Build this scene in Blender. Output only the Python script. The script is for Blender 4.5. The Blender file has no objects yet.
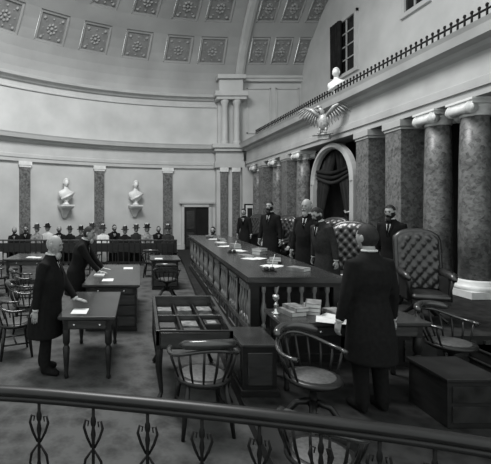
import bpy, math, random, bmesh
from mathutils import Vector, Matrix
from math import sin,cos,pi,radians,sqrt,exp,atan2
random.seed(4)
sc=bpy.context.scene
F=400.;PX=140.;PY=208.;H=2.1
def X_(px,Y): return (px-PX)*Y/F
# ---------------------------------------------------------------- materials
def gm(name,v,rough=.6,var=.15,scale=5.,metal=0.,bump=0.,kind='noise',spec=.4):
    m=bpy.data.materials.new(name); m.use_nodes=True
    nt=m.node_tree; N=nt.nodes; L=nt.links
    b=N['Principled BSDF']; b.inputs['Roughness'].default_value=rough; b.inputs['Metallic'].default_value=metal
    b.inputs['Specular IOR Level'].default_value=spec
    tc=N.new('ShaderNodeTexCoord'); p0,p1=.3,.7
    if kind=='marble':
        vo=N.new('ShaderNodeTexVoronoi'); vo.inputs['Scale'].default_value=scale
        no=N.new('ShaderNodeTexNoise'); no.inputs['Scale'].default_value=scale*.6; no.inputs['Detail'].default_value=8; no.inputs['Distortion'].default_value=1.5
        L.new(tc.outputs['Object'],no.inputs['Vector'])
        L.new(tc.outputs['Object'],vo.inputs['Vector'])
        sp=N.new('ShaderNodeSeparateColor'); L.new(vo.outputs['Color'],sp.inputs[0])
        mt=N.new('ShaderNodeMath'); mt.operation='MULTIPLY'; mt.inputs[1].default_value=.3; L.new(sp.outputs[0],mt.inputs[0])
        m2=N.new('ShaderNodeMath'); m2.operation='MULTIPLY_ADD'; m2.inputs[1].default_value=.8; L.new(no.outputs['Fac'],m2.inputs[0]); L.new(mt.outputs[0],m2.inputs[2]); src=m2.outputs[0]
    elif kind=='wood':
        mp=N.new('ShaderNodeMapping'); mp.inputs['Scale'].default_value=(1,1,6)
        no=N.new('ShaderNodeTexNoise'); no.inputs['Scale'].default_value=scale; no.inputs['Detail'].default_value=5
        L.new(tc.outputs['Object'],mp.inputs['Vector']); L.new(mp.outputs[0],no.inputs['Vector']); src=no.outputs['Fac']
    elif kind=='carpet':
        vo=N.new('ShaderNodeTexVoronoi'); vo.inputs['Scale'].default_value=scale; vo.feature='F1'
        no=N.new('ShaderNodeTexNoise'); no.inputs['Scale'].default_value=22; no.inputs['Detail'].default_value=6
        L.new(tc.outputs['Object'],no.inputs['Vector']); L.new(tc.outputs['Object'],vo.inputs['Vector'])
        mt=N.new('ShaderNodeMath'); mt.operation='MULTIPLY_ADD'; mt.inputs[1].default_value=.6
        L.new(vo.outputs['Distance'],mt.inputs[0]); 
        m2=N.new('ShaderNodeMath'); m2.operation='MULTIPLY'; m2.inputs[1].default_value=.5; L.new(no.outputs['Fac'],m2.inputs[0]); L.new(m2.outputs[0],mt.inputs[2]); src=mt.outputs[0]
    else:
        no=N.new('ShaderNodeTexNoise'); no.inputs['Scale'].default_value=scale; no.inputs['Detail'].default_value=6
        L.new(tc.outputs['Object'],no.inputs['Vector']); src=no.outputs['Fac']
    cr=N.new('ShaderNodeValToRGB'); L.new(src,cr.inputs[0])
    lo=v*(1-var); hi=min(1,v*(1+var))
    cr.color_ramp.elements[0].position=p0; cr.color_ramp.elements[1].position=p1
    cr.color_ramp.elements[0].color=(lo*.985,lo,lo*.99,1); cr.color_ramp.elements[1].color=(hi*.985,hi,hi*.99,1)
    L.new(cr.outputs[0],b.inputs['Base Color'])
    if bump>0:
        bp=N.new('ShaderNodeBump'); bp.inputs['Strength'].default_value=bump; bp.inputs['Distance'].default_value=.01
        L.new(src,bp.inputs['Height']); L.new(bp.outputs[0],b.inputs['Normal'])
    return m
M_wall=gm('plaster_wall',.42,.8,.12,.9)
M_dome=gm('plaster_dome',.30,.85,.12,.7)
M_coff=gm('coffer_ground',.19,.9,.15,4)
M_orn=gm('coffer_ornament',.25,.85,.2,8)
M_trim=gm('painted_trim',.40,.6,.08,2)
M_trimR=gm('painted_entablature',.33,.6,.14,1.5)
M_marb=gm('breccia_marble',.095,.4,.6,16,kind='marble')
M_white=gm('white_marble',.58,.45,.12,6)
M_carpet=gm('carpet',.052,.95,.35,5,kind='carpet',spec=.1)
M_dais=gm('dais_carpet',.016,.95,.4,7,kind='carpet',spec=.1)
M_wood=gm('mahogany',.011,.38,.35,6,kind='wood',spec=.3)
M_top=gm('polished_top',.03,.22,.3,4,kind='wood',spec=.6)
M_bal=gm('lit_baluster_wood',.14,.3,.3,8,spec=.6)  # wood tone raised to stand in for light falling on the bench front
M_leather=gm('leather',.017,.33,.3,10,spec=.6)
M_cloth=gm('black_wool',.007,.9,.3,30,spec=.12)
M_cloth2=gm('grey_wool',.022,.9,.3,30,spec=.12)
M_skin=gm('skin',.24,.55,.08,8)
M_hairg=gm('grey_hair',.25,.8,.3,40)
M_haird=gm('dark_hair',.015,.7,.4,40,spec=.2)
M_shirt=gm('linen',.45,.7,.05,20)
M_paper=gm('paper',.5,.8,.1,9)
M_book=gm('book_calf',.14,.6,.6,14)
M_iron=gm('iron',.007,.6,.2,8,spec=.15)
M_gilt=gm('gilt',.3,.4,.4,20,metal=.25)
M_drape=gm('drapery',.014,.9,.4,5,spec=.1)
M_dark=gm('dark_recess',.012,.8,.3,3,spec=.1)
M_glass=gm('dark_glass',.01,.15,.1,3)
M_eye=gm('eye_dark',.015,.3,.1,3)
M_brass=gm('brass',.6,.2,.1,6,metal=.9)
M_cane=gm('cane_seat',.05,.6,.4,40)
# ---------------------------------------------------------------- mesh builder
class MB:
    def __init__(s): s.v=[];s.f=[];s.m=[];s.sm=[];s.mats=[];s.M=Matrix()
    def mi(s,mat):
        if mat not in s.mats: s.mats.append(mat)
        return s.mats.index(mat)
    def add(s,vs,fs,mat,smooth=False):
        o=len(s.v); k=s.mi(mat)
        for p in vs: s.v.append(tuple(s.M@Vector(p)))
        for f in fs:
            s.f.append([i+o for i in f]); s.m.append(k); s.sm.append(smooth)
    def box(s,x0,x1,y0,y1,z0,z1,mat):
        vs=[(x0,y0,z0),(x1,y0,z0),(x1,y1,z0),(x0,y1,z0),(x0,y0,z1),(x1,y0,z1),(x1,y1,z1),(x0,y1,z1)]
        s.add(vs,[(0,3,2,1),(4,5,6,7),(0,1,5,4),(1,2,6,5),(2,3,7,6),(3,0,4,7)],mat)
    def rings(s,R,mat,closed_loop=False,caps=True,smooth=True):
        n=len(R[0]); vs=[p for r in R for p in r]; fs=[]
        K=len(R)
        for i in range(K if closed_loop else K-1):
            for j in range(n):
                a=i*n+j; b=i*n+(j+1)%n; i2=(i+1)%K
                fs.append((a,b,i2*n+(j+1)%n,i2*n+j))
        if caps and not closed_loop:
            fs.append(tuple(range(n))[::-1]); fs.append(tuple((K-1)*n+j for j in range(n)))
        s.add(vs,fs,mat,smooth)
    def tube(s,pts,rads,mat,n=8,closed=False,flat=1.0,up=None):
        pts=[Vector(p) for p in pts]; K=len(pts)
        if not isinstance(rads,(list,tuple)): rads=[rads]*K
        R=[]; prev=None
        for i in range(K):
            if closed: d=pts[(i+1)%K]-pts[i-1]
            else: d=pts[min(i+1,K-1)]-pts[max(i-1,0)]
            d.normalize()
            if prev is None:
                u=Vector(up) if up else (Vector((0,0,1)) if abs(d.z)<.9 else Vector((0,1,0)))
            else: u=prev
            u=(u-d*u.dot(d)).normalized(); w=d.cross(u); prev=u
            R.append([tuple(pts[i]+u*(cos(2*pi*j/n)*rads[i]*flat)+w*(sin(2*pi*j/n)*rads[i])) for j in range(n)])
        s.rings(R,mat,closed_loop=closed)
    def lathe(s,prof,mat,c=(0,0,0),n=14,sx=1,sy=1,smooth=True):
        s.rings([[(c[0]+sx*r*cos(2*pi*j/n),c[1]+sy*r*sin(2*pi*j/n),c[2]+z) for j in range(n)] for r,z in prof],mat,smooth=smooth)
    def ell(s,c,r,mat,nu=12,nv=8,R=None):
        rg=[]
        for i in range(nv+1):
            a=-pi/2+pi*i/nv; a=max(-pi/2+.05,min(pi/2-.05,a))
            ring=[]
            for j in range(nu):
                p=Vector((r[0]*cos(a)*cos(2*pi*j/nu),r[1]*cos(a)*sin(2*pi*j/nu),r[2]*sin(a)))
                if R: p=R@p
                ring.append((c[0]+p[0],c[1]+p[1],c[2]+p[2]))
            rg.append(ring)
        s.rings(rg,mat)
    def build(s,name,loc=(0,0,0),rz=0,parent=None,bevel=0,scale=1,recalc=True):
        me=bpy.data.meshes.new(name); me.from_pydata(s.v,[],s.f)
        for m in s.mats: me.materials.append(m)
        for i,p in enumerate(me.polygons): p.material_index=s.m[i]; p.use_smooth=s.sm[i]
        if recalc:
            bm=bmesh.new(); bm.from_mesh(me); bmesh.ops.recalc_face_normals(bm,faces=bm.faces); bm.to_mesh(me); bm.free()
        ob=bpy.data.objects.new(name,me); sc.collection.objects.link(ob)
        ob.location=loc; ob.rotation_euler=(0,0,rz); ob.scale=(scale,)*3
        if parent: ob.parent=parent
        if bevel:
            b=ob.modifiers.new('bevel','BEVEL'); b.width=bevel; b.segments=2; b.limit_method='ANGLE'
        return ob
# ---------------------------------------------------------------- room shell
CX,CY,R0=4.27,5.0,15.0
def tof(px,R=R0):
    best=0;bd=1e9
    for i in range(-100,1000):
        t=i*.001; x=CX-R*sin(t); y=CY+R*cos(t); d=abs(PX+F*x/y-px)
        if d<bd: bd=d;best=t
    return best
def arcp(t,u,z): return (CX-(R0-u)*sin(t),CY+(R0-u)*cos(t),z)
def sweep_arc(prof,t0,t1,n,mat,name):
    m=MB(); m.rings([[arcp(t0+(t1-t0)*i/n,u,z) for u,z in prof] for i in range(n+1)],mat,smooth=False)
    return m.build(name)
T0,T1=-.045,1.57
sweep_arc([(0,0),(0,7.7),(-.3,7.7),(-.3,0)],T0,T1,70,M_wall,'wall_back')
ent=[(-.02,4.06),(.10,4.06),(.10,4.22),(.13,4.22),(.13,4.36),(.1,4.38),(.1,4.82),(.18,4.88),(.22,4.95),(.38,5.0),(.42,5.14),(.45,5.2),(-.02,5.24)]
sweep_arc(ent,T0,T1,70,M_trim,'trim_1')
sweep_arc([(-.02,7.1),(.06,7.1),(.06,7.16),(.03,7.2),(.03,7.38),(.12,7.42),(.18,7.5),(.32,7.55),(.36,7.66),(-.02,7.72)],T0,T1,70,M_trim,'trim_2')
sweep_arc([(-.02,0),(.06,0),(.06,.3),(-.02,.33)],T0,T1,70,M_trim,'baseboard_back')
HZ,ZH=6.0,7.65
def domep(t,ph,off=0): 
    r=(R0+off)*cos(ph); return (CX-r*sin(t),CY+r*cos(t),ZH+(HZ+off)*sin(ph))
def vaultp(x,ph,off=0): return (x,CY+(R0+off)*cos(ph),ZH+(HZ+off)*sin(ph))
def coffered(fn,aint,a_lo,a_hi,phint,name,asub):
    m=MB()
    def brk(lo,hi,ints):
        out=[];c=lo
        for a,bb in ints:
            if a>c: out.append((c,a,False))
            out.append((a,bb,True)); c=bb
        if c<hi: out.append((c,hi,False))
        return out
    for a0,a1,ca in brk(a_lo,a_hi,aint):
        na=max(1,int(abs(a1-a0)/asub))
        for p0,p1,cp in brk(0,pi/2-.02,phint):
            if ca and cp:
                def inset(k): 
                    da=(a1-a0)*k; dp=(p1-p0)*k
                    return [(a0+da,p0+dp),(a1-da,p0+dp),(a1-da,p1-dp),(a0+da,p1-dp)]
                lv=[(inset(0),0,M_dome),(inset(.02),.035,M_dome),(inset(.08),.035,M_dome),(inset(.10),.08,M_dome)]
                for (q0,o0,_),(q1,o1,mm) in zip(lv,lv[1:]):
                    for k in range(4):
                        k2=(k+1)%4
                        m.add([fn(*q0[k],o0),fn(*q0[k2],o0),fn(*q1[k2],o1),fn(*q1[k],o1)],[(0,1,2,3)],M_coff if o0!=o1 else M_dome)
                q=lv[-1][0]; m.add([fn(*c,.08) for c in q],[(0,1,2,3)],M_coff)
                am,pm=(a0+a1)/2,(p0+p1)/2; da=(a1-a0)*.3; dp=(p1-p0)*.3
                for k in range(8):
                    an=k*pi/4
                    m.ell(fn(am+da*.45*cos(an),pm+dp*.45*sin(an),.065),(.08,.035,.08),M_orn,8,5)
                m.ell(fn(am,pm,.05),(.08,.05,.08),M_orn,8,5)
                for k in range(4):
                    an=k*pi/2; m.ell(fn(am+da*1.0*cos(an),pm+dp*1.0*sin(an),.075),(.06,.03,.06),M_orn,6,4)
                for sx in(-1,1):
                    for sy in(-1,1):
                        m.ell(fn(am+da*1.0*sx,pm+dp*1.0*sy,.075),(.08,.035,.08),M_orn,8,5)
                        m.ell(fn(am+da*.75*sx,pm+dp*.75*sy,.075),(.05,.03,.05),M_orn,6,4)
            else:
                npn=max(1,int((p1-p0)/.05))
                for i in range(na):
                    for j in range(npn):
                        A0=a0+(a1-a0)*i/na;A1=a0+(a1-a0)*(i+1)/na;B0=p0+(p1-p0)*j/npn;B1=p0+(p1-p0)*(j+1)/npn
                        m.add([fn(A0,B0),fn(A1,B0),fn(A1,B1),fn(A0,B1)],[(0,1,2,3)],M_dome,True)
    return m.build(name,recalc=False)
ts=[tof(px,R0*.94) for px in (213,179,138,96,53)]
st=ts[4]-ts[3]
ts+= [ts[4]+st*k for k in range(1,12)]
hw=.046
phI=[(radians(14),radians(24)),(radians(28.5),radians(37)),(radians(41),radians(49)),(radians(53),radians(60))]
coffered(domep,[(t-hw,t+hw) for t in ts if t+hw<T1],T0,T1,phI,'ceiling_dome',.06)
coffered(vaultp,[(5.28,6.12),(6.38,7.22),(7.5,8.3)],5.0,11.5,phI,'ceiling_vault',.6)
m=MB(); R=[]
for i in range(41):
    ph=(pi/2)*i/40
    R.append([vaultp(4.7,ph,.1),vaultp(4.7,ph,-.14),vaultp(4.8,ph,-.2),vaultp(5.0,ph,-.2),vaultp(5.12,ph,-.14),vaultp(5.12,ph,.1)])
m.rings(R,M_trim,smooth=False); m.build('trim_3')
m=MB(); m.box(-14,13,-4,22,-.2,0,M_carpet); m.build('floor')
def prism(m,poly,z0,z1,mat,topmat=None):
    n=len(poly); vs=[(x,y,z0) for x,y in poly]+[(x,y,z1) for x,y in poly]
    m.add(vs,[tuple(range(n))[::-1]]+[(i,(i+1)%n,n+(i+1)%n,n+i) for i in range(n)],mat)
    m.add(vs[n:],[tuple(range(n))],topmat or mat)
def RWx(u,Y,X0=6.6): return X0-.065*Y-u
m=MB(); prism(m,[(1.03,3.0),(6.3,3.0),(6.2,5.0),(RWx(-.9,19.1),19.1),(1.72,19.1),(1.56,14.1),(1.05,4.1)],0,.12,M_wood,M_dais)
m.build('dais_step')
m=MB(); prism(m,[(2.72,5.0),(7.2,5.0),(7.2-.9,19.1),(2.95,19.1)],.12,.5,M_wood,M_dais)
for i in range(8):
    x=2.8+i*.5; m.box(x,x+.4,4.98,5.0,.18,.44,M_top)
m.build('judges_platform')
def sweep_r(prof,Y0,Y1,mat,name,X0=6.6):
    m=MB(); m.rings([[(RWx(u,Y,X0),Y,z) for u,z in prof] for Y in (Y0,Y1)],mat,smooth=False); return m.build(name)
entR=[(-.4,4.06),(.26,4.06),(.26,4.2),(.3,4.2),(.3,4.36),(.26,4.38),(.26,4.8),(.34,4.86),(.38,4.93),(.54,4.97),(.58,5.12),(.62,5.2),(-.4,5.2)]
sweep_r(entR,2.5,19.15,M_trimR,'trim_4')
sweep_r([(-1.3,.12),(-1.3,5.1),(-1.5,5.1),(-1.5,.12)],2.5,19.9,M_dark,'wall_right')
sweep_r([(-.4,5.1),(-.4,5.2),(-3.0,5.2),(-3.0,5.1)],2.5,19.9,M_trimR,'gallery_floor')
sweep_r([(0,5.1),(0,14),(-.2,14),(-.2,5.1)],2.5,19.9,M_wall,'wall_gallery',9.3)
m=MB(); m.box(4.96,8.2,19.9,20.2,0,9.0,M_wall)
m.box(5.1,8.2,19.72,19.92,8.35,8.5,M_trim); m.box(5.1,8.2,19.66,19.92,8.5,8.62,M_trim)
for x0,x1 in((5.3,6.5),(6.75,7.9)):
    for a,b,c,d in((x0,x1,8.0,8.06),(x0,x1,5.8,5.86),(x0,x0+.06,5.8,8.06),(x1-.06,x1,5.8,8.06)): m.box(a,b,19.85,19.92,c,d,M_trim)
m.build('wall_gallery_end')
def gwin(Y0,Y1,z0,z1,name,curt=True):
    m=MB()
    def bx(ya,yb,za,zb,ua,ub,mat):
        vs=[(RWx(u,y,9.3),y,z) for z in(za,zb) for u,y in((ua,ya),(ub,ya),(ub,yb),(ua,yb))]
        m.add(vs,[(0,3,2,1),(4,5,6,7),(0,1,5,4),(1,2,6,5),(2,3,7,6),(3,0,4,7)],mat)
    bx(Y0,Y1,z0,z1,0,.03,M_glass)
    for ya,yb,za,zb in((Y0-.14,Y0,z0,z1+.12),(Y1,Y1+.12,z0,z1+.12),(Y0-.14,Y1+.12,z1,z1+.14),(Y0-.2,Y1+.2,z0-.14,z0)): bx(ya,yb,za,zb,0,.1,M_trim)
    ym=(Y0+Y1)/2; bx(ym-.03,ym+.03,z0,z1,.03,.06,M_trimR)
    for k in(1,2,3):
        z=z0+(z1-z0)*k/4; bx(Y0,Y1,z-.02,z+.02,.03,.06,M_trimR)
    if curt:
        for k in range(4):
            y=Y1-.3+.5*k/3; m.tube([(RWx(.16,y,9.3),y,z0),(RWx(.18,y,9.3),y,z1+.05)],.1,M_drape,6)
    m.build(name)
gwin(15.35,16.5,7.5,9.6,'window_1')
gwin(11.9,12.7,8.3,10.4,'window_2',False)
m=MB()
def rp(Y,z): return (RWx(.5,Y),Y,z)
m.tube([rp(5,5.36),rp(17.2,5.36)],.022,M_iron,6); m.tube([rp(5,5.22),rp(17.2,5.22)],.02,M_iron,6)
k=5.0
while k<17.2:
    m.tube([rp(k,5.2),rp(k,5.42)],.018,M_iron,5); m.ell(rp(k,5.43),(.028,.028,.035),M_iron,6,4); k+=.14
m.build('gallery_railing')
# columns
def volute(m,c,r,mat,axis='y'):
    pts=[]
    for i in range(30):
        a=i/29*4*pi; rr=r*(1-.8*i/29)
        if axis=='x': pts.append((c[0],c[1]+rr*cos(a),c[2]+rr*sin(a)))
        else: pts.append((c[0]+rr*cos(a),c[1],c[2]+rr*sin(a)))
    m.tube(pts,r*.13,mat,5)
    if axis=='x': m.tube([(c[0]-.03,c[1],c[2]),(c[0]+.03,c[1],c[2])],r*.85,mat,14)
    else: m.tube([(c[0],c[1]-.03,c[2]),(c[0],c[1]+.03,c[2])],r*.85,mat,14)
def column(Y,u=-.02,X0=6.6,zb=.5,zt=4.06,r=.25,name='marble_column'):
    m=MB(); h=zt-zb
    m.box(-r*1.4,r*1.4,-r*1.4,r*1.4,0,.12,M_white)
    m.lathe([(r*1.35,.12),(r*1.4,.16),(r*1.35,.2),(r*1.15,.22),(r*1.2,.27),(r*1.05,.3)],M_white,n=24)
    m.lathe([(r,.29),(r*1.0,h*.35),(r*.95,h*.7),(r*.86,h-.28)],M_marb,n=28)
    m.lathe([(r*.9,h-.3),(r*.95,h-.27),(r*.9,h-.25),(r*.92,h-.2),(r*1.1,h-.15),(r*1.1,h-.1)],M_white,n=24)
    for s in(-1,1):
        for t in(-1,1): volute(m,(s*r*1.02,t*r*.9,h-.17),.125,M_white,'y')
        m.tube([(s*r*1.02,-r*.85,h-.17),(s*r*1.02,0,h-.17),(s*r*1.02,r*.85,h-.17)],[.1,.075,.1],M_white,12)
        for t in(-1,1): volute(m,(t*r*1.1,s*r*.85,h-.17),.10,M_white,'x')
    m.box(-r*1.15,r*1.15,-r*1.15,r*1.15,h-.1,h-.04,M_white); m.box(-r*1.25,r*1.25,-r*1.25,r*1.25,h-.04,h,M_white)
    m.build(name,(RWx(u,Y,X0),Y,zb))
def pier(Y,w=.56,zb=.5,zt=4.06,u=-.02):
    m=MB(); h=zt-zb; a=w/2
    m.box(-a-.06,a+.06,-a-.06,a+.06,0,.15,M_white); m.box(-a-.03,a+.03,-a-.03,a+.03,.15,.28,M_white)
    m.box(-a,a,-a,a,.28,h-.22,M_marb)
    m.box(-a-.02,a+.02,-a-.02,a+.02,h-.22,h-.16,M_trimR); m.box(-a-.05,a+.05,-a-.05,a+.05,h-.16,h,M_trimR)
    m.build('marble_pilaster',(RWx(u,Y),Y,zb),bevel=.01)
for px in(474,437,303,278,258): column(400*6.6/(px-114.))
for px in(404,372,291,267): pier(400*6.6/(px-114.))
# arch with drapery
m=MB(); Yc,hwA=11.95,1.0
def ap(a,rad,u): return (RWx(u,Yc+rad*cos(a)),Yc+rad*cos(a),2.85+rad*sin(a))
R=[[ap(pi*i/24,1.18,.02),ap(pi*i/24,1.18,.16),ap(pi*i/24,1.06,.2),ap(pi*i/24,1.0,.12),ap(pi*i/24,1.0,.02)] for i in range(25)]
m.rings(R,M_trimR,smooth=False)
for s in(-1,1):
    y=Yc+s*1.09
    m.add([(RWx(u,yy),yy,z) for z in(.5,2.86) for u,yy in((.02,y-.09),(.16,y-.09),(.16,y+.09),(.02,y+.09))],[(0,3,2,1),(4,5,6,7),(0,1,5,4),(1,2,6,5),(2,3,7,6),(3,0,4,7)],M_trimR)
m.build('arch_surround')
m=MB()
for s in(-1,1):
    for k in range(9):
        f=k/8.
        yt=Yc+s*(.92-.88*f); zt=2.85+sqrt(max(0,.95**2-(.92-.88*f)**2))
        ym=Yc+s*(.92-.28*f); yb=Yc+s*(.92-.42*f)
        m.tube([(RWx(-.06,yt),yt,zt),(RWx(-.02,(yt+ym)/2),(yt*.6+ym*.4),zt*.6+2.0*.4),(RWx(.02,ym),ym,2.0),(RWx(.02,yb),yb,.52)],[.06,.09,.05,.08],M_drape if k%3 else M_cloth2,6)
    m.tube([(RWx(.1,Yc+s*.95),Yc+s*.95,2.0),(RWx(.14,Yc+s*.8),Yc+s*.8,1.97),(RWx(.06,Yc+s*.62),Yc+s*.62,2.02)],.03,M_gilt,6)
for k in range(3):
    pts=[(RWx(.05,Yc-.9+1.8*i/12),Yc-.9+1.8*i/12,3.5-.1*k-(.35+.05*k)*sin(pi*i/12)-.25*(abs(i-6)/6)**2) for i in range(13)]
    m.tube(pts,.06,M_cloth2 if k==2 else M_drape,6)
m.build('arch_curtain')
def eagle():
    m=MB()
    m.ell((0,0,.35),(.13,.16,.26),M_gilt,14,10)
    m.tube([(0,0,.5),(-.03,.02,.66),(-.08,.08,.76)],[.09,.065,.06],M_gilt,8); m.ell((-.09,.1,.78),(.065,.085,.06),M_gilt,10,8)
    m.tube([(-.1,.17,.78),(-.11,.22,.76),(-.11,.23,.72)],[.03,.018,.004],M_gilt,6)
    for s in(-1,1):
        m.tube([(0,s*.1,.5),(-.03,s*.32,.74),(0,s*.55,.84)],[.07,.06,.03],M_gilt,8)
        for k in range(10):
            f=k/9.; y=.12+.45*f; z=.58+.26*f
            L=.40-.08*f; an=.15+.95*f
            m.tube([(0,s*y,z),(-.02,s*(y+L*.55*sin(an)),z-L*.5*cos(an)),(0,s*(y+L*sin(an)),z-L*cos(an))],[.03,.045,.012],M_gilt,6,flat=.4)
        m.tube([(0,s*.08,.18),(-.05,s*.09,.06)],[.06,.03],M_gilt,7)
        for a in(-1,0,1): m.tube([(-.05,s*.09+a*.01,.06),(-.1,s*.09+a*.03,.04),(-.12,s*.09+a*.035,.0)],[.02,.016,.006],M_gilt,5)
    for k in range(5): m.tube([(0,(k-2)*.02,.16),(.02,(k-2)*.06,-.1)],[.04,.03],M_gilt,5,flat=.4)
    m.tube([(-.05,-.3,-.02),(-.05,.3,-.02)],.03,M_gilt,8)
    m.box(-.02,.16,-.16,.16,-.16,-.02,M_gilt)
    Y=11.2; m.build('gilt_eagle',(RWx(.74,Y),Y,4.18),.75,scale=.95)
eagle()
# ---------------------------------------------------------------- heads / people
def head(m,M,skin,hair=None,beard=None,bald=False,female=False,hat=None,lod=1,eyes=True):
    old=m.M; m.M=old@M
    nu,nv=(28,22) if lod else (16,12)
    def surf(a,b,k=1.0):
        x=cos(a)*cos(b);y=cos(a)*sin(b);z=sin(a)
        X,Y,Z=x*.078,y*.097,z*.12
        if z<0:
            t=-z; X*=1-.32*t**1.4
            if y>0: Y*=1-.35*t
            else: Y*=1-.12*t
        X*=k;Y*=k;Z*=k
        if y<0:
            Y-=.024*exp(-((x/.13)**2+((z+.12)/.17)**2))*(1 if k==1 else 0)
            Y-=.006*exp(-((x/.5)**2+((z-.28)/.1)**2))
            Y+=.012*exp(-(((abs(x)-.36)/.16)**2+((z-.08)/.11)**2))
            Y-=.005*exp(-((x/.25)**2+((z+.47)/.08)**2))
            Y-=.010*exp(-((x/.25)**2+((z+.85)/.15)**2))
        return (X,Y,Z)
    def patch(cond,k,mat):
        fs=[];vs=[]
        for i in range(nv+1):
            a=-pi/2+pi*i/nv; a=max(-pi/2+.02,min(pi/2-.02,a))
            for j in range(nu): vs.append(surf(a,2*pi*j/nu,k))
        for i in range(nv):
            for j in range(nu):
                a=-pi/2+pi*(i+.5)/nv; b=2*pi*(j+.5)/nu
                x=cos(a)*cos(b);y=cos(a)*sin(b);z=sin(a)
                if cond(x,y,z): fs.append((i*nu+j,i*nu+(j+1)%nu,(i+1)*nu+(j+1)%nu,(i+1)*nu+j))
        m.add(vs,fs,mat,True)
    patch(lambda x,y,z:True,1.0,skin)
    for s in(-1,1):
        m.ell((s*.08,.008,-.002),(.012,.022,.034),skin,8,6)
        if eyes:
            m.ell((s*.029,-.083,.01),(.013,.008,.007),M_eye,8,6)
            m.tube([(s*.014,-.094,.03),(s*.03,-.094,.035),(s*.046,-.083,.029)],.005,hair or skin,5)
    if eyes: m.tube([(-.024,-.088,-.055),(0,-.098,-.053),(.024,-.088,-.055)],.0045,M_eye,5)
    if hair:
        if bald: patch(lambda x,y,z:(y>-.1 and -.45<z<.42 and not(abs(x)>.97 and y<.1)),1.07,hair)
        else: patch(lambda x,y,z:(z>.62) or (y>-.05 and z>-.5) or (y>-.45 and z>.3),1.09,hair)
        if female: m.ell((0,.1,.03),(.05,.045,.05),hair,10,8)
    if beard:
        patch(lambda x,y,z:(y<.1 and z<-.42) or (abs(x)>.6 and y<-.0 and z<-.05),1.09,beard)
        m.ell((0,-.075,-.12),(.045,.035,.05),beard,10,8)
        m.tube([(-.035,-.092,-.05),(0,-.104,-.04),(.035,-.092,-.05)],.009,beard,6)
    if hat:
        m.lathe([(.0,.06),(.14,.055),(.155,.065),(.14,.08),(.095,.085),(.09,.15),(.075,.175),(.0,.18)],hat,n=18,sy=.95)
        for k in range(5): m.ell((.06-.03*k,-.03+.02*k,.18+.012*(k%2)),(.04,.035,.035),M_shirt if k%2 else hat,8,6)
    m.M=old
def ik(a,b,l1,l2,pole):
    a=Vector(a);b=Vector(b); d=b-a; L=min(d.length,(l1+l2)*.995); dn=d.normalized()
    x=(l1*l1-l2*l2+L*L)/(2*L); h=sqrt(max(0,l1*l1-x*x))
    p=Vector(pole); p=(p-dn*p.dot(dn)).normalized()
    return a+dn*x+p*h, a+dn*L
def hand(m,w,d,n,s,mat,curl=.5):
    d=Vector(d).normalized(); n=Vector(n); n=(n-d*n.dot(d)).normalized(); e=d.cross(n)*s
    w=Vector(w)
    m.tube([w-d*.02,w+d*.03,w+d*.075,w+d*.095],[.026,.036,.042,.034],mat,10,flat=.42,up=n)
    for k,(L,off) in enumerate(((.068,.030),(.078,.010),(.072,-.010),(.056,-.029))):
        b=w+d*.085+e*off; p=[b]; a=0
        for q,fr in enumerate((.45,.3,.25)):
            a+=curl*(.5+.3*q); p.append(p[-1]+(d*cos(a)-n*sin(a))*L*fr)
        m.tube(p,[.0095,.009,.008,.006],mat,7)
    b=w+d*.03+e*.03
    m.tube([b,b+d*.025+e*.022-n*.008,b+d*.055+e*.028-n*.018],[.013,.011,.008],mat,7)
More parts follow.
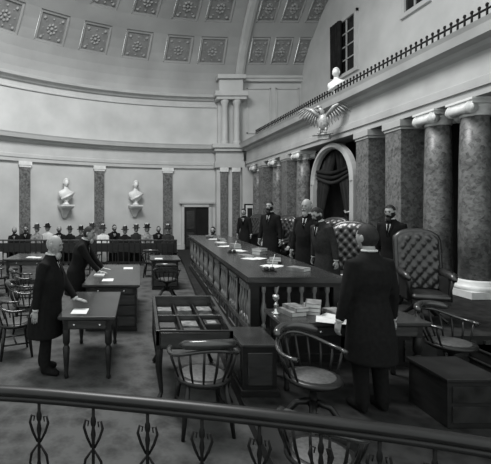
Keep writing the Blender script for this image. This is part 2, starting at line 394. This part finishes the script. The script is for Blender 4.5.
def person(name,loc,rz=0,scale=1.,pose='stand',lean=0.,LH=None,RH=None,Ld=None,Rd=None,hy=0,hp=0,hair=M_haird,beard=None,bald=False,
           female=False,hat=None,cloth=M_cloth,lod=1,curl=.5,legs=None,coat=True,girth=1.0):
    e=bpy.data.objects.new(name,None); sc.collection.objects.link(e); e.empty_display_size=.2
    dz=0 if pose=='stand' else -.42
    hz=.92+dz
    def T(x,y,z):
        z+=dz
        if z<=hz: return Vector((x,y,z))
        h=z-hz; return Vector((x,y*cos(lean)-h*sin(lean),hz+h*cos(lean)+y*sin(lean)))
    m=MB(); n=18; G=girth
    sw=.9 if female else 1.
    rg=[(.92,.175*G,.135*G),(1.03,(.155 if not female else .13)*G,.125*G),(1.12,.16*sw*G,.128*G),(1.22,.178*sw*G,.132*G),(1.34,.192*sw,.122*G),(1.41,.178*sw,.105),(1.455,.125,.085),(1.49,.078,.070),(1.53,.06,.06)]
    if pose=='stand' and (coat or female): rg=[(.10,.3,.27),(.5,.25,.22)]*(1 if female else 0)+([(.47,.205*G,.17*G)] if not female else [])+[(.70,.195*G,.155*G)]+rg
    elif pose=='stand': rg=[(.84,.165,.13)]+rg
    else: rg=[(.86,.17,.14)]+rg
    R=[]
    for z,rx,ry in rg:
        bel=-.035*(G-1)/.2*exp(-((z-1.08)/.16)**2) if G>1 else 0
        R.append([tuple(T(rx*cos(2*pi*j/n),ry*sin(2*pi*j/n)+bel,z)) for j in range(n)])
    m.rings(R,cloth)
    if pose=='stand':
        for s in(-1,1):
            st_=(legs or 0)*s
            m.tube([(s*.09,0,.92),(s*.1,-.02+st_*.5,.5),(s*.105,.02+st_,.09),(s*.105,.02+st_,.05)],[.095,.078,.066,.052],cloth,12)
            m.tube([(s*.105,.07+st_,.05),(s*.11,-.02+st_,.05),(s*.12,-.13+st_,.04),(s*.12,-.17+st_,.035)],[.04,.048,.045,.03],cloth,10)
    else:
        for s in(-1,1):
            m.tube([(s*.09,.02,hz+.0),(s*.11,-.2,hz+.02),(s*.12,-.44,hz-.0),(s*.12,-.44,.12),(s*.12,-.44,.06)],[.09,.09,.075,.055,.045],cloth,12)
            m.tube([(s*.12,-.40,.05),(s*.12,-.5,.05),(s*.13,-.6,.035)],[.04,.045,.03],cloth,10)
        if female: m.rings([[(.23*cos(2*pi*j/n),-.25+.3*sin(2*pi*j/n),z) for j in range(n)] for z in(.08,.3,.5,.56)],cloth)
    Hd=MB()
    for s,tg,dr in((1,LH,Ld),(-1,RH,Rd)):
        sh=T(s*.178*sw,0,1.40)
        if tg is None: tg=(s*.26*(1+(G-1)*.5),-.06,.83) if pose=='stand' else (s*.1,-.33,hz+.13)
        el,wr=ik(sh,tg,.30,.26,(s*.5,.8,-.4))
        m.tube([T(s*.11*sw,0,1.39),sh,el,wr],[.072,.072,.058,.045],cloth,12)
        if dr is None: dr=(wr-el)
        drv=Vector(dr).normalized()
        Hd.tube([wr-(wr-el).normalized()*.02,wr+(wr-el).normalized()*.02],[.04,.036],M_shirt,10)
        nn=Vector((s,0,.0)) if abs(drv.z)>.7 else Vector((0,0,1))
        hand(Hd,wr+(wr-el).normalized()*.01,drv,nn,(-s if abs(drv.z)<=.7 else 1),M_skin,curl)
    b=m.build('body',parent=e)
    rm=b.modifiers.new('skin','REMESH'); rm.mode='VOXEL'; rm.voxel_size=.016 if lod else .028; rm.use_smooth_shade=True
    sm=b.modifiers.new('smooth','SMOOTH'); sm.iterations=4 if lod else 2; sm.factor=.5
    Hd.build('hands',parent=e)
    h=MB(); hc=T(0,-.03,1.635)
    h.tube([T(0,0,1.46),T(0,-.008,1.53),hc+Vector((0,.015,-.05))],[.06,.056,.054],M_skin,12)
    h.tube([tuple(T(.064*cos(a),-.002+.062*sin(a),1.515)) for a in [2*pi*i/14 for i in range(14)]],.012,M_shirt,6,closed=True,up=(0,0,1))
    if not female:
        k=.022*max(0,(G-1)/.2)
        c=[T(-.04,-.10,1.43),T(.04,-.10,1.43),T(.012,-.142-k,1.28),T(-.012,-.142-k,1.28)]
        h.add([tuple(p+Vector((0,-.008,0))) for p in c],[(0,1,2,3)],M_shirt)
        h.tube([T(0,-.085,1.485),T(0,-.125,1.40),T(0,-.155-k,1.28)],[.016,.02,.014],M_cloth,6,flat=.5)
        for s in(-1,1): h.tube([T(s*.06,-.07,1.47),T(s*.05,-.118,1.38),T(s*.012,-.14-k,1.20)],[.012,.024,.008],cloth,6,flat=.5)
    Mh=Matrix.Translation(hc)@Matrix.Rotation(hy,4,'Z')@Matrix.Rotation(hp+lean*.5,4,'X')@Matrix.Scale(1.05,4)
    head(h,Mh,M_skin,hair,beard,bald,female,hat,lod)
    h.build('head',parent=e,recalc=False)
    e.location=loc; e.rotation_euler=(0,0,rz); e.scale=(scale,)*3
    return e
def bust(name,loc,rz,scale=1.,bracket=True):
    m=MB()
    if bracket:
        m.rings([[(-w,0,z),(w,0,z),(w,-d,z),(-w,-d,z)] for z,w,d in((-.42,.05,.06),(-.3,.08,.12),(-.18,.12,.2),(-.1,.2,.32),(-.05,.22,.36),(-.0,.22,.36))],M_white,smooth=False)
    c=Matrix.Translation((0,-.18,0)); m.M=c
    m.lathe([(.11,0),(.11,.03),(.07,.06),(.065,.1),(.09,.13)],M_white,n=16)
    n=20
    m.rings([[(rx*cos(2*pi*j/n),ry*sin(2*pi*j/n),z) for j in range(n)] for z,rx,ry in((.12,.06,.05),(.17,.15,.1),(.26,.23,.13),(.36,.255,.12),(.42,.23,.1),(.46,.13,.08),(.50,.075,.07),(.56,.062,.065),(.62,.06,.065))],M_white)
    m.tube([(.24,-.02,.38),(.05,-.14,.28),(-.18,-.1,.17)],[.05,.035,.04],M_white,8)
    head(m,Matrix.Translation((0,-.02,.68))@Matrix.Scale(1.2,4),M_white,M_white,None,eyes=False)
    m.M=Matrix(); return m.build(name,loc,rz,scale=scale)
for px in(64,134):
    t=tof(px); p=arcp(t,0.01,0); bust('marble_bust',(p[0],p[1],2.25),t,1.4)
Yb=11.2
bust('cornice_bust',(RWx(.3,Yb),Yb,5.2),-pi/2+.7,.95,False)
for px in(-30,24.5,99,167.5):
    t=tof(px); m=MB()
    m.box(-.29,.29,-.12,-.0,0,.3,M_white); m.box(-.23,.23,-.09,-.0,.3,3.82,M_marb)
    m.box(-.26,.26,-.11,-.0,3.82,3.9,M_white); m.box(-.29,.29,-.13,-.0,3.9,4.06,M_white)
    p=arcp(t,0,0); m.build('marble_pilaster',p,t)
m=MB(); m.box(3.75,4.95,19.55,20.3,0,4.06,M_wall)
m.box(3.65,5.1,19.4,20.3,4.06,4.36,M_trim);m.box(3.7,5.05,19.45,20.3,4.36,4.85,M_trim);m.box(3.6,5.15,19.3,20.3,4.85,5.0,M_trim);m.box(3.5,5.25,19.2,20.3,5.0,5.2,M_trim)
m.box(3.85,5.0,19.7,20.3,5.2,7.6,M_wall)
for x in(3.92,4.5):
    m.box(x,x+.34,19.42,19.56,.3,3.85,M_marb); m.box(x-.05,x+.39,19.38,19.56,0,.3,M_white); m.box(x-.04,x+.38,19.38,19.56,3.85,4.06,M_white)
    m.lathe([(.2,0),(.2,.12),(.16,.16),(.15,1.9),(.2,2.0),(.21,2.15)],M_trim,c=(x+.21,19.5,5.2),n=16)
m.box(3.7,5.15,19.28,20.3,7.35,7.5,M_trim); m.box(3.62,5.22,19.2,20.3,7.5,7.75,M_trim); m.box(3.85,5.0,19.4,20.3,7.75,8.35,M_wall); m.box(3.75,5.12,19.25,20.3,8.35,8.55,M_trim)
m.build('corner_pier',bevel=.015)
t=tof(196); m=MB()
m.box(-.62,.62,-.06,-.0,0,2.15,M_dark)
for a,b,c,d in((-.76,-.62,0,2.3),(.62,.76,0,2.3),(-.76,.76,2.15,2.32)): m.box(a,b,-.14,-.0,c,d,M_trim)
m.box(-.86,.86,-.2,-.0,2.32,2.42,M_trim)
m.box(-.58,-.02,-.09,-.05,.05,2.1,M_wood);
for z0,z1 in((.2,.9),(1.05,1.95)): m.box(-.5,-.1,-.11,-.08,z0,z1,M_top)
m.build('door_1',arcp(t,0,0),t)
m=MB(); m.box(0,.52,-.05,0,0,.9,M_wood); m.box(.07,.45,-.07,-.04,.07,.83,M_white); m.box(.14,.38,-.08,-.06,.16,.7,M_cloth2); m.build('framed_notice',(5.02,19.3,1.4))
m=MB(); m.box(4.96,5.6,19.3,19.9,0,4.06,M_wall); m.build('wall_return')
# ---------------------------------------------------------------- furniture
def leg(m,x,y,z0,h,r,mat):
    m.lathe([(r*.55,z0),(r*.7,z0+.03),(r*.5,z0+.06),(r*.75,z0+h*.3),(r*1.0,z0+h*.62),(r*.6,z0+h*.68),(r*1.0,z0+h*.74),(r*1.0,z0+h)],mat,c=(x,y,0),n=12)
def table(name,x0,x1,y0,y1,h=.78,z=0,papers=0,solid=False,rz=0):
    cx,cy=(x0+x1)/2,(y0+y1)/2; a,b=(x1-x0)/2,(y1-y0)/2
    m=MB(); m.box(-a,a,-b,b,h-.035,h,M_top); m.box(-a+.02,a-.02,-b+.02,b-.02,h-.05,h-.035,M_wood)
    m.box(-a+.06,a-.06,-b+.06,b-.06,h-.17,h-.05,M_wood)
    m.box(-a+.12,a-.12,-b+.045,-b+.06,h-.155,h-.065,M_top)
    for sx in(-.45,.45): m.ell((sx*a,-b+.04,h-.11),(.016,.016,.016),M_brass,8,6)
    if solid:
        for s in(-1,1):
            xa,xb=(-a+.06,-a+.42) if s<0 else (a-.42,a-.06)
            m.box(xa,xb,-b+.06,b-.06,.04,h-.17,M_wood)
            m.box(xa-.01,xb+.01,-b+.05,b-.05,0,.06,M_wood)
            for k in range(3): m.box(xa+.03,xb-.03,-b+.045,-b+.06,.1+k*.18,.25+k*.18,M_top)
            xs=xb if s>0 else xa
            for k in range(2): m.box(xs-.008,xs+.008,-b+.12+k*(b-.08),-b+.12+k*(b-.08)+b-.2,.12,h-.22,M_top)
    else:
        for sx in(-1,1):
            for sy in(-1,1):
                m.box(sx*(a-.09)-.035,sx*(a-.09)+.035,sy*(b-.09)-.035,sy*(b-.09)+.035,h-.2,h-.05,M_wood); leg(m,sx*(a-.09),sy*(b-.09),0,h-.18,.045,M_wood)
    for k in range(papers):
        px,py=random.uniform(-a+.15,a-.2),random.uniform(-b+.15,b-.2); m.box(px-.1,px+.1,py-.13,py+.13,h,h+.004+.004*k,M_paper)
    return m.build(name,(cx,cy,z),rz,bevel=.006)
table('writing_table',-1.0,-.3,4.85,6.3,.78,papers=1)
table('pedestal_desk',-.98,.0,6.75,9.2,.80,papers=3,solid=True)
table('writing_table',X_(12,11),X_(55,11),10.3,11.6,.78,papers=2)
table('writing_table',X_(150,10.4),X_(180,10.4),10.2,11.2,.78,papers=1,solid=True)
def casedesk():
    m=MB(); a,b=.41,.62
    for sx in(-1,1):
        for sy in(-1,1):
            m.tube([(sx*(a-.04),sy*(b-.05),.66),(sx*(a-.03),sy*(b-.04),.4),(sx*(a-.06),sy*(b-.07),.12),(sx*(a-.02),sy*(b-.03),.02)],[.042,.036,.022,.03],M_wood,8)
    m.box(-a,a,-b,b,.6,.64,M_wood)
    for x0,x1 in((-a,-a+.035),(a-.035,a)): 
        m.add([(x0,-b,.64),(x1,-b,.64),(x1,b,.64),(x0,b,.64),(x0,-b,.80),(x1,-b,.80),(x1,b,.90),(x0,b,.90)],[(0,3,2,1),(4,5,6,7),(0,1,5,4),(1,2,6,5),(2,3,7,6),(3,0,4,7)],M_top)
    m.box(-a,a,-b,-b+.035,.64,.80,M_wood); m.box(-a,a,b-.035,b,.64,.90,M_top)
    m.box(-a+.05,a-.05,-b-.012,-b,.62,.78,M_top)
    m.box(-a+.035,a-.035,-b+.035,b-.035,.66,.70,M_wood)
    for x in(-.13,.13): m.box(x-.01,x+.01,-b+.03,b-.03,.64,.79,M_wood)
    m.box(-a+.03,a-.03,-.02,.02,.64,.8,M_top)
    random.seed(8)
    for i in range(3):
        for j in range(4):
            x=-.26+.26*i; y=-.45+.29*j
            zz=.72+random.random()*.06
            m.box(x-.09,x+.09,y-.1,y+.1,.70,zz,random.choice([M_cane,M_book,M_leather,M_book]))
            if (i+j)%3==0: m.box(x-.06,x+.05,y-.08,y+.04,zz,zz+.004,M_book)
    m.build('document_desk',(.58,4.86,0),bevel=.005)
casedesk()
def bowchair(name,loc,rz,swivel=False,z=0,sc_=1.):
    m=MB(); 
    m.rings([[(rx*cos(2*pi*j/24),ry*sin(2*pi*j/24),zz) for j in range(24)] for zz,rx,ry in((.42,.22,.21),(.44,.25,.24),(.465,.25,.24),(.475,.22,.21))],M_wood)
    m.rings([[(rx*cos(2*pi*j/24),ry*sin(2*pi*j/24),zz) for j in range(24)] for zz,rx,ry in((.474,.20,.19),(.482,.19,.18))],M_cane)
    rail=[]
    for i in range(21):
        a=radians(-25)+radians(230)*i/20; zz=.68+.10*max(0,sin(a))**2
        rail.append((.30*cos(a),.02+.29*sin(a),zz))
    m.tube(rail,[.026]+[.022]*19+[.026],M_top,8,flat=.8)
    cr=[(.29*cos(radians(35+110*i/10)),.03+.29*sin(radians(35+110*i/10)),.80+.035*sin(pi*i/10)) for i in range(11)]
    m.tube(cr,[.02]+[.04]*9+[.02],M_top,8,flat=1.0)
    for i in range(1,20):
        if i%2==1:
            a=radians(-25)+radians(230)*i/20; p=rail[i]
            m.tube([(.225*cos(a),.215*sin(a),.46),(.27*cos(a),.25*sin(a)+.01,.58),p],[.009,.013,.009],M_wood,6)
    if swivel:
        m.lathe([(.05,.2),(.035,.25),(.03,.34),(.06,.36),(.14,.42)],M_wood,n=14)
        for k in range(4):
            a=pi/4+k*pi/2; m.tube([(.03*cos(a),.03*sin(a),.24),(.14*cos(a),.14*sin(a),.21),(.24*cos(a),.24*sin(a),.08),(.29*cos(a),.29*sin(a),.03)],[.035,.03,.024,.028],M_wood,8)
    else:
        for sx in(-1,1):
            for sy in(-1,1):
                m.tube([(sx*.16,sy*.15,.44),(sx*.19,sy*.18,.25),(sx*.22,sy*.21,.0)],[.02,.026,.016],M_wood,8)
            m.tube([(sx*.197,-.187,.2),(sx*.197,.187,.2)],.012,M_wood,6)
        m.tube([(-.197,0,.2),(.197,0,.2)],.012,M_wood,6)
    return m.build(name,(loc[0],loc[1],z),rz,scale=sc_)
bowchair('bow_back_armchair',(.60,3.85),pi+.1,sc_=1.08)
bowchair('swivel_armchair',(1.56,3.6),.35,True,.12,1.0)
bowchair('swivel_armchair',(1.22,2.70),2.7,True,0,.95)
bowchair('bow_back_armchair',(-1.8,5.75),2.0)
bowchair('bow_back_armchair',(-1.95,6.9),1.8)
bowchair('bow_back_armchair',(-2.35,8.3),1.8)
bowchair('bow_back_armchair',(.62,9.2),3.0,True)
bowchair('bow_back_armchair',(.35,12.2),3.0)
bowchair('bow_back_armchair',(-1.5,12.3),2.6)
bowchair('bow_back_armchair',(-3.4,9.6),2.0)
def tufted(name,loc,rz,z=.5,W=.62,Hb=.85,sc_=1.):
    m=MB()
    nx,nz=28,36
    def bp(u,v,front):
        x=(u-.5)*W; top=Hb-.10*(2*abs(u-.5))**3
        zz=.5+v*top; a=u*4+v*5; b=u*4-v*5
        d=.045*(abs(sin(pi*a/1))*abs(sin(pi*b/1)))**.5 if 0<u<1 and 0<v<1 else 0
        lean=.12*v; 
        edge=min(1,min(u,1-u,1-v)*12)
        wing=-.06*(2*abs(u-.5))**3
        return (x,.20+lean+wing-(.03+d)*edge if front else .30+lean+wing*.3,zz-.06*(1-v))
    vs=[bp(i/nx,j/nz,True) for j in range(nz+1) for i in range(nx+1)]
    fs=[(j*(nx+1)+i,j*(nx+1)+i+1,(j+1)*(nx+1)+i+1,(j+1)*(nx+1)+i) for j in range(nz) for i in range(nx)]
    m.add(vs,fs,M_leather,True)
    vb=[bp(i/nx,j/nz,False) for j in range(nz+1) for i in range(nx+1)]
    m.add(vb,[f[::-1] for f in fs],M_leather,True)
    bd=[(0,j) for j in range(nz+1)]+[(i,nz) for i in range(1,nx+1)]+[(nx,j) for j in range(nz-1,-1,-1)]
    pts=[tuple((Vector(bp(i/nx,j/nz,True))+Vector(bp(i/nx,j/nz,False)))/2) for i,j in bd]
    m.tube(pts[::3]+[pts[-1]],.055,M_leather,8)
    m.box(-W/2+.04,W/2-.04,-.30,.24,.29,.36,M_wood)
    m.rings([[(sx*(W/2-.05)*k,-.04+sy*.27*k,zz) for sx,sy in((-1,-1),(-.9,-1.05),(.9,-1.05),(1,-1),(1,1),(-1,1))] for zz,k in((.36,.98),(.39,1.03),(.42,1.02),(.45,.9))],M_leather)
    for s in(-1,1):
        m.tube([(s*(W/2),.22,.74),(s*(W/2+.01),0,.72),(s*(W/2+.01),-.24,.70),(s*(W/2),-.30,.66)],[.05,.055,.055,.03],M_leather,10)
        m.tube([(s*(W/2-.0),-.26,.68),(s*(W/2-.02),-.22,.52),(s*(W/2-.04),-.26,.34)],[.028,.022,.03],M_wood,8)
        m.box(s*(W/2-.02)-.025,s*(W/2-.02)+.025,-.2,.24,.34,.68,M_leather)
    m.lathe([(.05,.16),(.035,.19),(.035,.25),(.12,.3)],M_wood,n=12)
    for k in range(4):
        a=pi/4+k*pi/2; m.tube([(.02*cos(a),.02*sin(a),.2),(.16*cos(a),.16*sin(a),.16),(.28*cos(a),.28*sin(a),.06),(.33*cos(a),.33*sin(a),.025)],[.035,.032,.025,.025],M_wood,8)
    return m.build(name,(loc[0],loc[1],z),rz,scale=sc_)
tufted('tufted_armchair',(X_(424,5.75),5.75),-.3,sc_=.92,W=.58)
tufted('tufted_armchair',(X_(347,7.3),7.3),-.7,sc_=.97)
tufted('tufted_armchair',(X_(325,8.6),8.6),-1.1)
tufted('tufted_armchair',(X_(301,9.9),9.9),-1.0)
tufted('tufted_armchair',(X_(279,11.3),11.3),-1.0)
tufted('tufted_armchair',(3.8,13.9),-1.2)
m=MB(); Lb=7.8; dB=1.15
m.box(0,dB,0,Lb,.0,.40,M_wood); m.box(-.04,dB,-.04,Lb,.0,.10,M_wood); m.box(-.03,dB,-.03,Lb,.36,.41,M_top)
m.box(.12,dB,.12,Lb,.40,.98,M_wood)
m.box(-.06,dB+.03,-.06,Lb+.05,1.02,1.09,M_top); m.box(-.02,dB,-.02,Lb,.96,1.02,M_wood)
prof=[(.03,.41),(.03,.45),(.018,.47),(.034,.56),(.042,.64),(.02,.76),(.016,.86),(.03,.9),(.03,.96)]
npst=11
for i in range(npst):
    y=(Lb-.1)*i/(npst-1); m.box(-.01,.1,y,y+.1,.4,.98,M_wood); m.box(-.02,-.01,y+.02,y+.08,.46,.92,M_bal)
    if i<npst-1:
        g=(Lb-.1)/(npst-1)
        for q in range(1,5):
            yy=y+.05+g*q/5; m.lathe(prof,M_bal,c=(.02,yy,0),n=8)
        for zc in(.9,.48):
            m.tube([(.02,y+.1+(g-.1)*k/8,zc+.04*(1 if k%2 else -1)) for k in range(9)],.012,M_bal,5)
        yc=y+.05+g/2
        for (ya,yb_,za,zb_) in((y+.16,y+g-.06,.15,.165),(y+.16,y+g-.06,.315,.33),(y+.16,y+.175,.15,.33),(y+g-.075,y+g-.06,.15,.33)): m.box(-.012,.0,ya,yb_,za,zb_,M_bal)
        m.ell((-.005,yc+.0,.24),(.012,.09,.05),M_top,10,6)
for q in range(1,7): m.lathe(prof,M_bal,c=(dB*q/7,.03,0),n=8)
m.box(dB-.1,dB,-.01,.1,.4,.98,M_wood)
m.build('judges_bench',(1.45,5.2,.12),-.025,bevel=.004)
table('clerk_table',1.5,3.1,4.25,4.85,.76,z=.12)
m=MB(); m.box(-.18,.18,-.3,.3,0,.52,M_wood); m.box(-.2,.2,-.32,.32,.52,.55,M_top); m.box(-.2,.2,-.32,.32,0,.07,M_wood)
m.box(-.13,.13,-.31,-.3,.12,.46,M_top); m.box(-.19,-.18,-.22,.22,.12,.46,M_top)
m.build('wooden_cabinet',(1.26,4.5,.12),bevel=.006)
m=MB()
for i,(y0,z1) in enumerate(((4.2,.14),(4.5,.28))): m.box(4.1,5.3,y0,4.98,(i)*.14+.0,z1,M_wood); m.box(4.08,5.32,y0-.02,4.98,z1-.02,z1,M_dais)
m.build('platform_steps',(0,0,.12),bevel=.005)
m=MB(); m.box(-.24,.24,-.26,.26,0,.42,M_wood); m.box(-.26,.26,-.28,.28,.42,.45,M_wood)
for k in range(2): m.box(-.2,.2,-.27,-.26,.05+k*.18,.2+k*.18,M_dais)
m.build('wooden_cabinet',(3.0,3.85,.12),bevel=.006)
bowchair('swivel_armchair',(3.5,4.5),.3,True,.12,1.0)
def books(name,loc,n,rz,z,w=.2,d=.27):
    m=MB(); zz=0
    for i in range(n):
        h=random.uniform(.03,.06); a=random.uniform(-.03,.03); ww=w*random.uniform(.8,1); 
        m.box(-ww/2+a,ww/2+a,-d/2,d/2,zz,zz+.004,M_book); m.box(-ww/2+a,ww/2+a,-d/2,d/2,zz+h-.004,zz+h,M_book)
        m.box(-ww/2+a+.005,ww/2+a-.005,-d/2+.006,d/2-.006,zz+.004,zz+h-.004,M_paper); m.box(-ww/2+a-.004,-ww/2+a+.006,-d/2,d/2,zz,zz+h,M_book)
        zz+=h
    m.build(name,(loc[0],loc[1],z),rz)
def papers(loc,n,z,s=.24):
    m=MB()
    for i in range(n):
        m.M=Matrix.Translation((random.uniform(-s,s),random.uniform(-s*.5,s*.5),.003*i))@Matrix.Rotation(random.uniform(-1,1),4,'Z'); m.box(-.1,.1,-.14,.14,0,.003,M_paper)
    m.M=Matrix(); m.build('loose_papers',(loc[0],loc[1],z))
for x,y,n in((1.78,4.62,2),(2.02,4.66,3),(2.26,4.64,1),(2.49,4.66,2)): books('book_stack',(x,y),n,random.uniform(-.5,.5),.88)
papers((2.1,4.38),4,.88,.2)
def bx(y): return 1.45+.025*(y-5.2)
for y,dx,n in((5.7,.8,1),(6.5,.7,2),(7.3,.4,1),(7.7,.8,2),(8.9,.6,2),(9.7,.4,1),(10.8,.6,2),(11.9,.5,2)): books('book_stack',(bx(y)+dx,y),n,random.uniform(-.8,.8),1.211)
for y in(6.05,7.0,8.3,9.3,10.3,11.4): papers((bx(y)+.5,y),3,1.211,.12)
for x,y,z in((bx(5.6)+.35,5.6,1.211),(bx(8.0)+.3,7.9,1.211)):
    m=MB(); m.box(-.09,.09,-.05,.05,0,.015,M_wood); m.lathe([(.03,.015),(.034,.03),(.03,.06),(.015,.065)],M_glass,c=(-.04,0,0),n=12); m.lathe([(.03,.015),(.034,.03),(.03,.06),(.015,.065)],M_glass,c=(.04,0,0),n=12)
    m.tube([(.04,0,.05),(.06,.02,.15),(.09,.03,.24)],[.003,.008,.003],M_paper,5); m.build('inkwell_stand',(x,y,z))
m=MB(); m.lathe([(.05,0),(.05,.015),(.02,.03),(.014,.08),(.03,.10),(.014,.12),(.014,.16),(.035,.17),(.04,.21),(.028,.22)],M_brass,n=16); m.tube([(.0,0,.2),(.02,.01,.27),(.04,.02,.31)],[.003,.006,.003],M_book,5)
m.build('quill_stand',(1.57,4.62,.88))
m=MB(); m.lathe([(.08,0),(.11,.03),(.12,.08),(.06,.14),(.05,.16),(.12,.21),(.125,.215),(.05,.17)],M_brass,n=20); m.build('brass_spittoon',(1.27,5.6,.12))
def crom(P,n):
    out=[]
    for i in range(1,len(P)-2):
        p0,p1,p2,p3=[Vector(q) for q in P[i-1:i+3]]
        for k in range(n):
            t=k/n; out.append(.5*((2*p1)+(-p0+p2)*t+(2*p0-5*p1+4*p2-p3)*t*t+(-p0+3*p1-3*p2+p3)*t**3))
    out.append(Vector(P[-2])); return out
path=crom([(-2.4,2.66,0),(-1.7,2.62,0),(-.83,2.56,0),(-.12,2.44,0),(.52,2.31,0),(1.14,2.16,0),(1.64,2.01,0),(2.2,1.78,0),(2.7,1.5,0)],8)
m=MB()
m.tube([p+Vector((0,0,.93)) for p in path],.042,M_wood,10,flat=.7)
m.tube([p+Vector((0,0,.885)) for p in path],.024,M_wood,8)
m.tube([p+Vector((0,0,.08)) for p in path],.03,M_wood,8)
for i in range(2,len(path),4):
    p=path[i]
    m.lathe([(.03,0),(.03,.1),(.010,.13),(.010,.4),(.018,.45),(.010,.5),(.010,.66),(.016,.7),(.010,.74),(.010,.89)],M_iron,c=(p.x,p.y,0),n=8)
    d=(path[i]-path[i-1]).normalized()
    for s in(-1,1):
        m.tube([tuple(p+d*(s*x)+Vector((0,0,z))) for x,z in((.01,.62),(.04,.68),(.06,.74),(.05,.785),(.03,.78),(.035,.75))],[.007,.009,.009,.007,.006,.004],M_iron,5)
        m.tube([tuple(p+d*(s*x)+Vector((0,0,z))) for x,z in((.01,.6),(.05,.54),(.06,.48),(.045,.45),(.03,.47))],[.007,.009,.008,.006,.004],M_iron,5)
    m.ell(p+Vector((0,0,.78)),(.018,.012,.04),M_iron,8,6)
m.build('curved_railing')
m=MB(); yb=14.6; x0,x1=-7,1.35
m.box(x0,x1,yb-.04,yb+.04,.90,.95,M_top); m.box(x0,x1,yb-.03,yb+.03,.08,.14,M_wood); m.box(x0,x1,yb-.01,yb+.01,.5,.82,M_wood)
x=x0
while x<=x1: 
    m.lathe([(.03,0),(.03,.15),(.018,.2),(.03,.5),(.018,.8),(.03,.90)],M_wood,c=(x,yb,0),n=8); x+=.2
m.build('bar_railing')
for yy,xe in((15.25,1.45),(16.15,1.4)):
    m=MB(); m.box(-5.2,xe,yy,yy+.45,.38,.45,M_leather); m.box(-5.2,xe,yy+.45,yy+.53,.0,.85,M_wood)
    for k in range(10): m.box(-5.1+k*.69,-5.04+k*.69,yy+.03,yy+.45,0,.38,M_wood)
    m.build('spectator_bench',bevel=.01)
# ---------------------------------------------------------------- people
random.seed(11)
pal=[M_cloth,M_cloth2,M_book,M_shirt,M_cloth2]
for i,px in enumerate((15,26,37,48,59,70,81,92,103,114,125,136,147,158,168)):
    f=i not in(0,1,4,9,13)
    Y=15.5 if i%2==0 else 16.4
    person('seated_woman' if f else 'seated_man',(X_(px,Y),Y,0),random.uniform(-.2,.2)+.05,random.uniform(.97,1.06),'sit',lean=random.uniform(-.02,.06),hy=random.uniform(-.4,.4),female=f,hat=(M_cloth2 if i%3 else M_cloth) if f else None,
           cloth=pal[i%5] if f else M_cloth,lod=0,beard=None if f else M_haird,hair=M_haird if i%4 else M_hairg)
person('standing_man',(-1.22,5.15,0),pi/2-.15,1.0,lean=.13,LH=(.16,-.40,.83),RH=(-.27,.02,.84),Ld=(0,-1,-.2),hp=.1,hair=M_hairg,beard=M_hairg,bald=True,curl=.15,legs=.06,girth=1.35)
person('standing_man',(-1.22,7.55,0),pi/2-.1,1.02,lean=.32,LH=(.2,-.52,.86),RH=(-.12,-.50,.86),Ld=(0,-1,-.1),Rd=(0,-1,-.1),hair=M_haird,beard=M_hairg,curl=.2,girth=1.2)
person('standing_man',(X_(369,3.95),3.92,.12),pi+.15,1.03,lean=.03,hy=.25,hair=M_haird,girth=1.2)
for px,Y,rz,sc_,hr,bd,bl,cl,hp,ln,g in((309,7.0,-.9,1.0,M_hairg,M_hairg,True,M_cloth,.1,.06,1.25),(327,6.55,-1.3,.93,M_haird,M_haird,False,M_cloth2,.3,.25,1.2),(393,6.8,-1.0,.94,M_haird,M_haird,False,M_cloth,.1,.1,1.1),
    (271,9.6,-.8,1.0,M_haird,M_haird,False,M_cloth,0,.05,1.1),(245,12.8,-.7,.9,M_haird,None,False,M_cloth,.1,.1,1.)):
    person('standing_judge',(max(X_(px,Y),bx(Y)+1.46),Y,.5),rz,sc_,lean=ln,hair=hr,beard=bd,bald=bl,cloth=cl,hp=hp,girth=g)
for x,y,rz,hr in((X_(301,9.9),9.9,-1.0,M_hairg),(X_(279,11.3),11.3,-1.0,M_hairg),(X_(325,8.6),8.6,-1.1,M_haird)):
    person('seated_judge',(x-.03,y-.02,.5),rz,1.0,'sit',lean=.05,hair=hr,beard=hr,girth=1.1,hy=.3)
person('seated_clerk',(X_(214,13.8),13.8,.12),-.5,1.0,'sit',lean=.1,hair=M_haird,beard=M_haird,lod=0)
bowchair('bow_back_armchair',(X_(214,13.8),13.82),-.5,z=.12)
# ---------------------------------------------------------------- lights, world, camera
w=bpy.data.worlds.new('world'); sc.world=w; w.use_nodes=True
bg=w.node_tree.nodes['Background']; bg.inputs[0].default_value=(.96,1,.99,1); bg.inputs[1].default_value=1.25
def area(name,loc,rot,sx,sy,e):
    l=bpy.data.lights.new(name,'AREA'); l.shape='RECTANGLE'; l.size=sx; l.size_y=sy; l.energy=e
    o=bpy.data.objects.new(name,l); sc.collection.objects.link(o); o.location=loc; o.rotation_euler=rot
area('added_overhead_lamp',(-1.5,9,12.2),(0,0,0),5,4,2400)  # lamp added under the closed dome to brighten the room; no opening above
cam=bpy.data.cameras.new('camera'); co=bpy.data.objects.new('camera',cam); sc.collection.objects.link(co)
co.location=(0,0,H); co.rotation_euler=(pi/2,0,0); cam.sensor_width=36; cam.lens=36*F/491; cam.shift_x=(245.5-PX)/491; cam.shift_y=-(232-PY)/491
cam.clip_start=.05
sc.camera=co
sc.view_settings.view_transform='Standard'
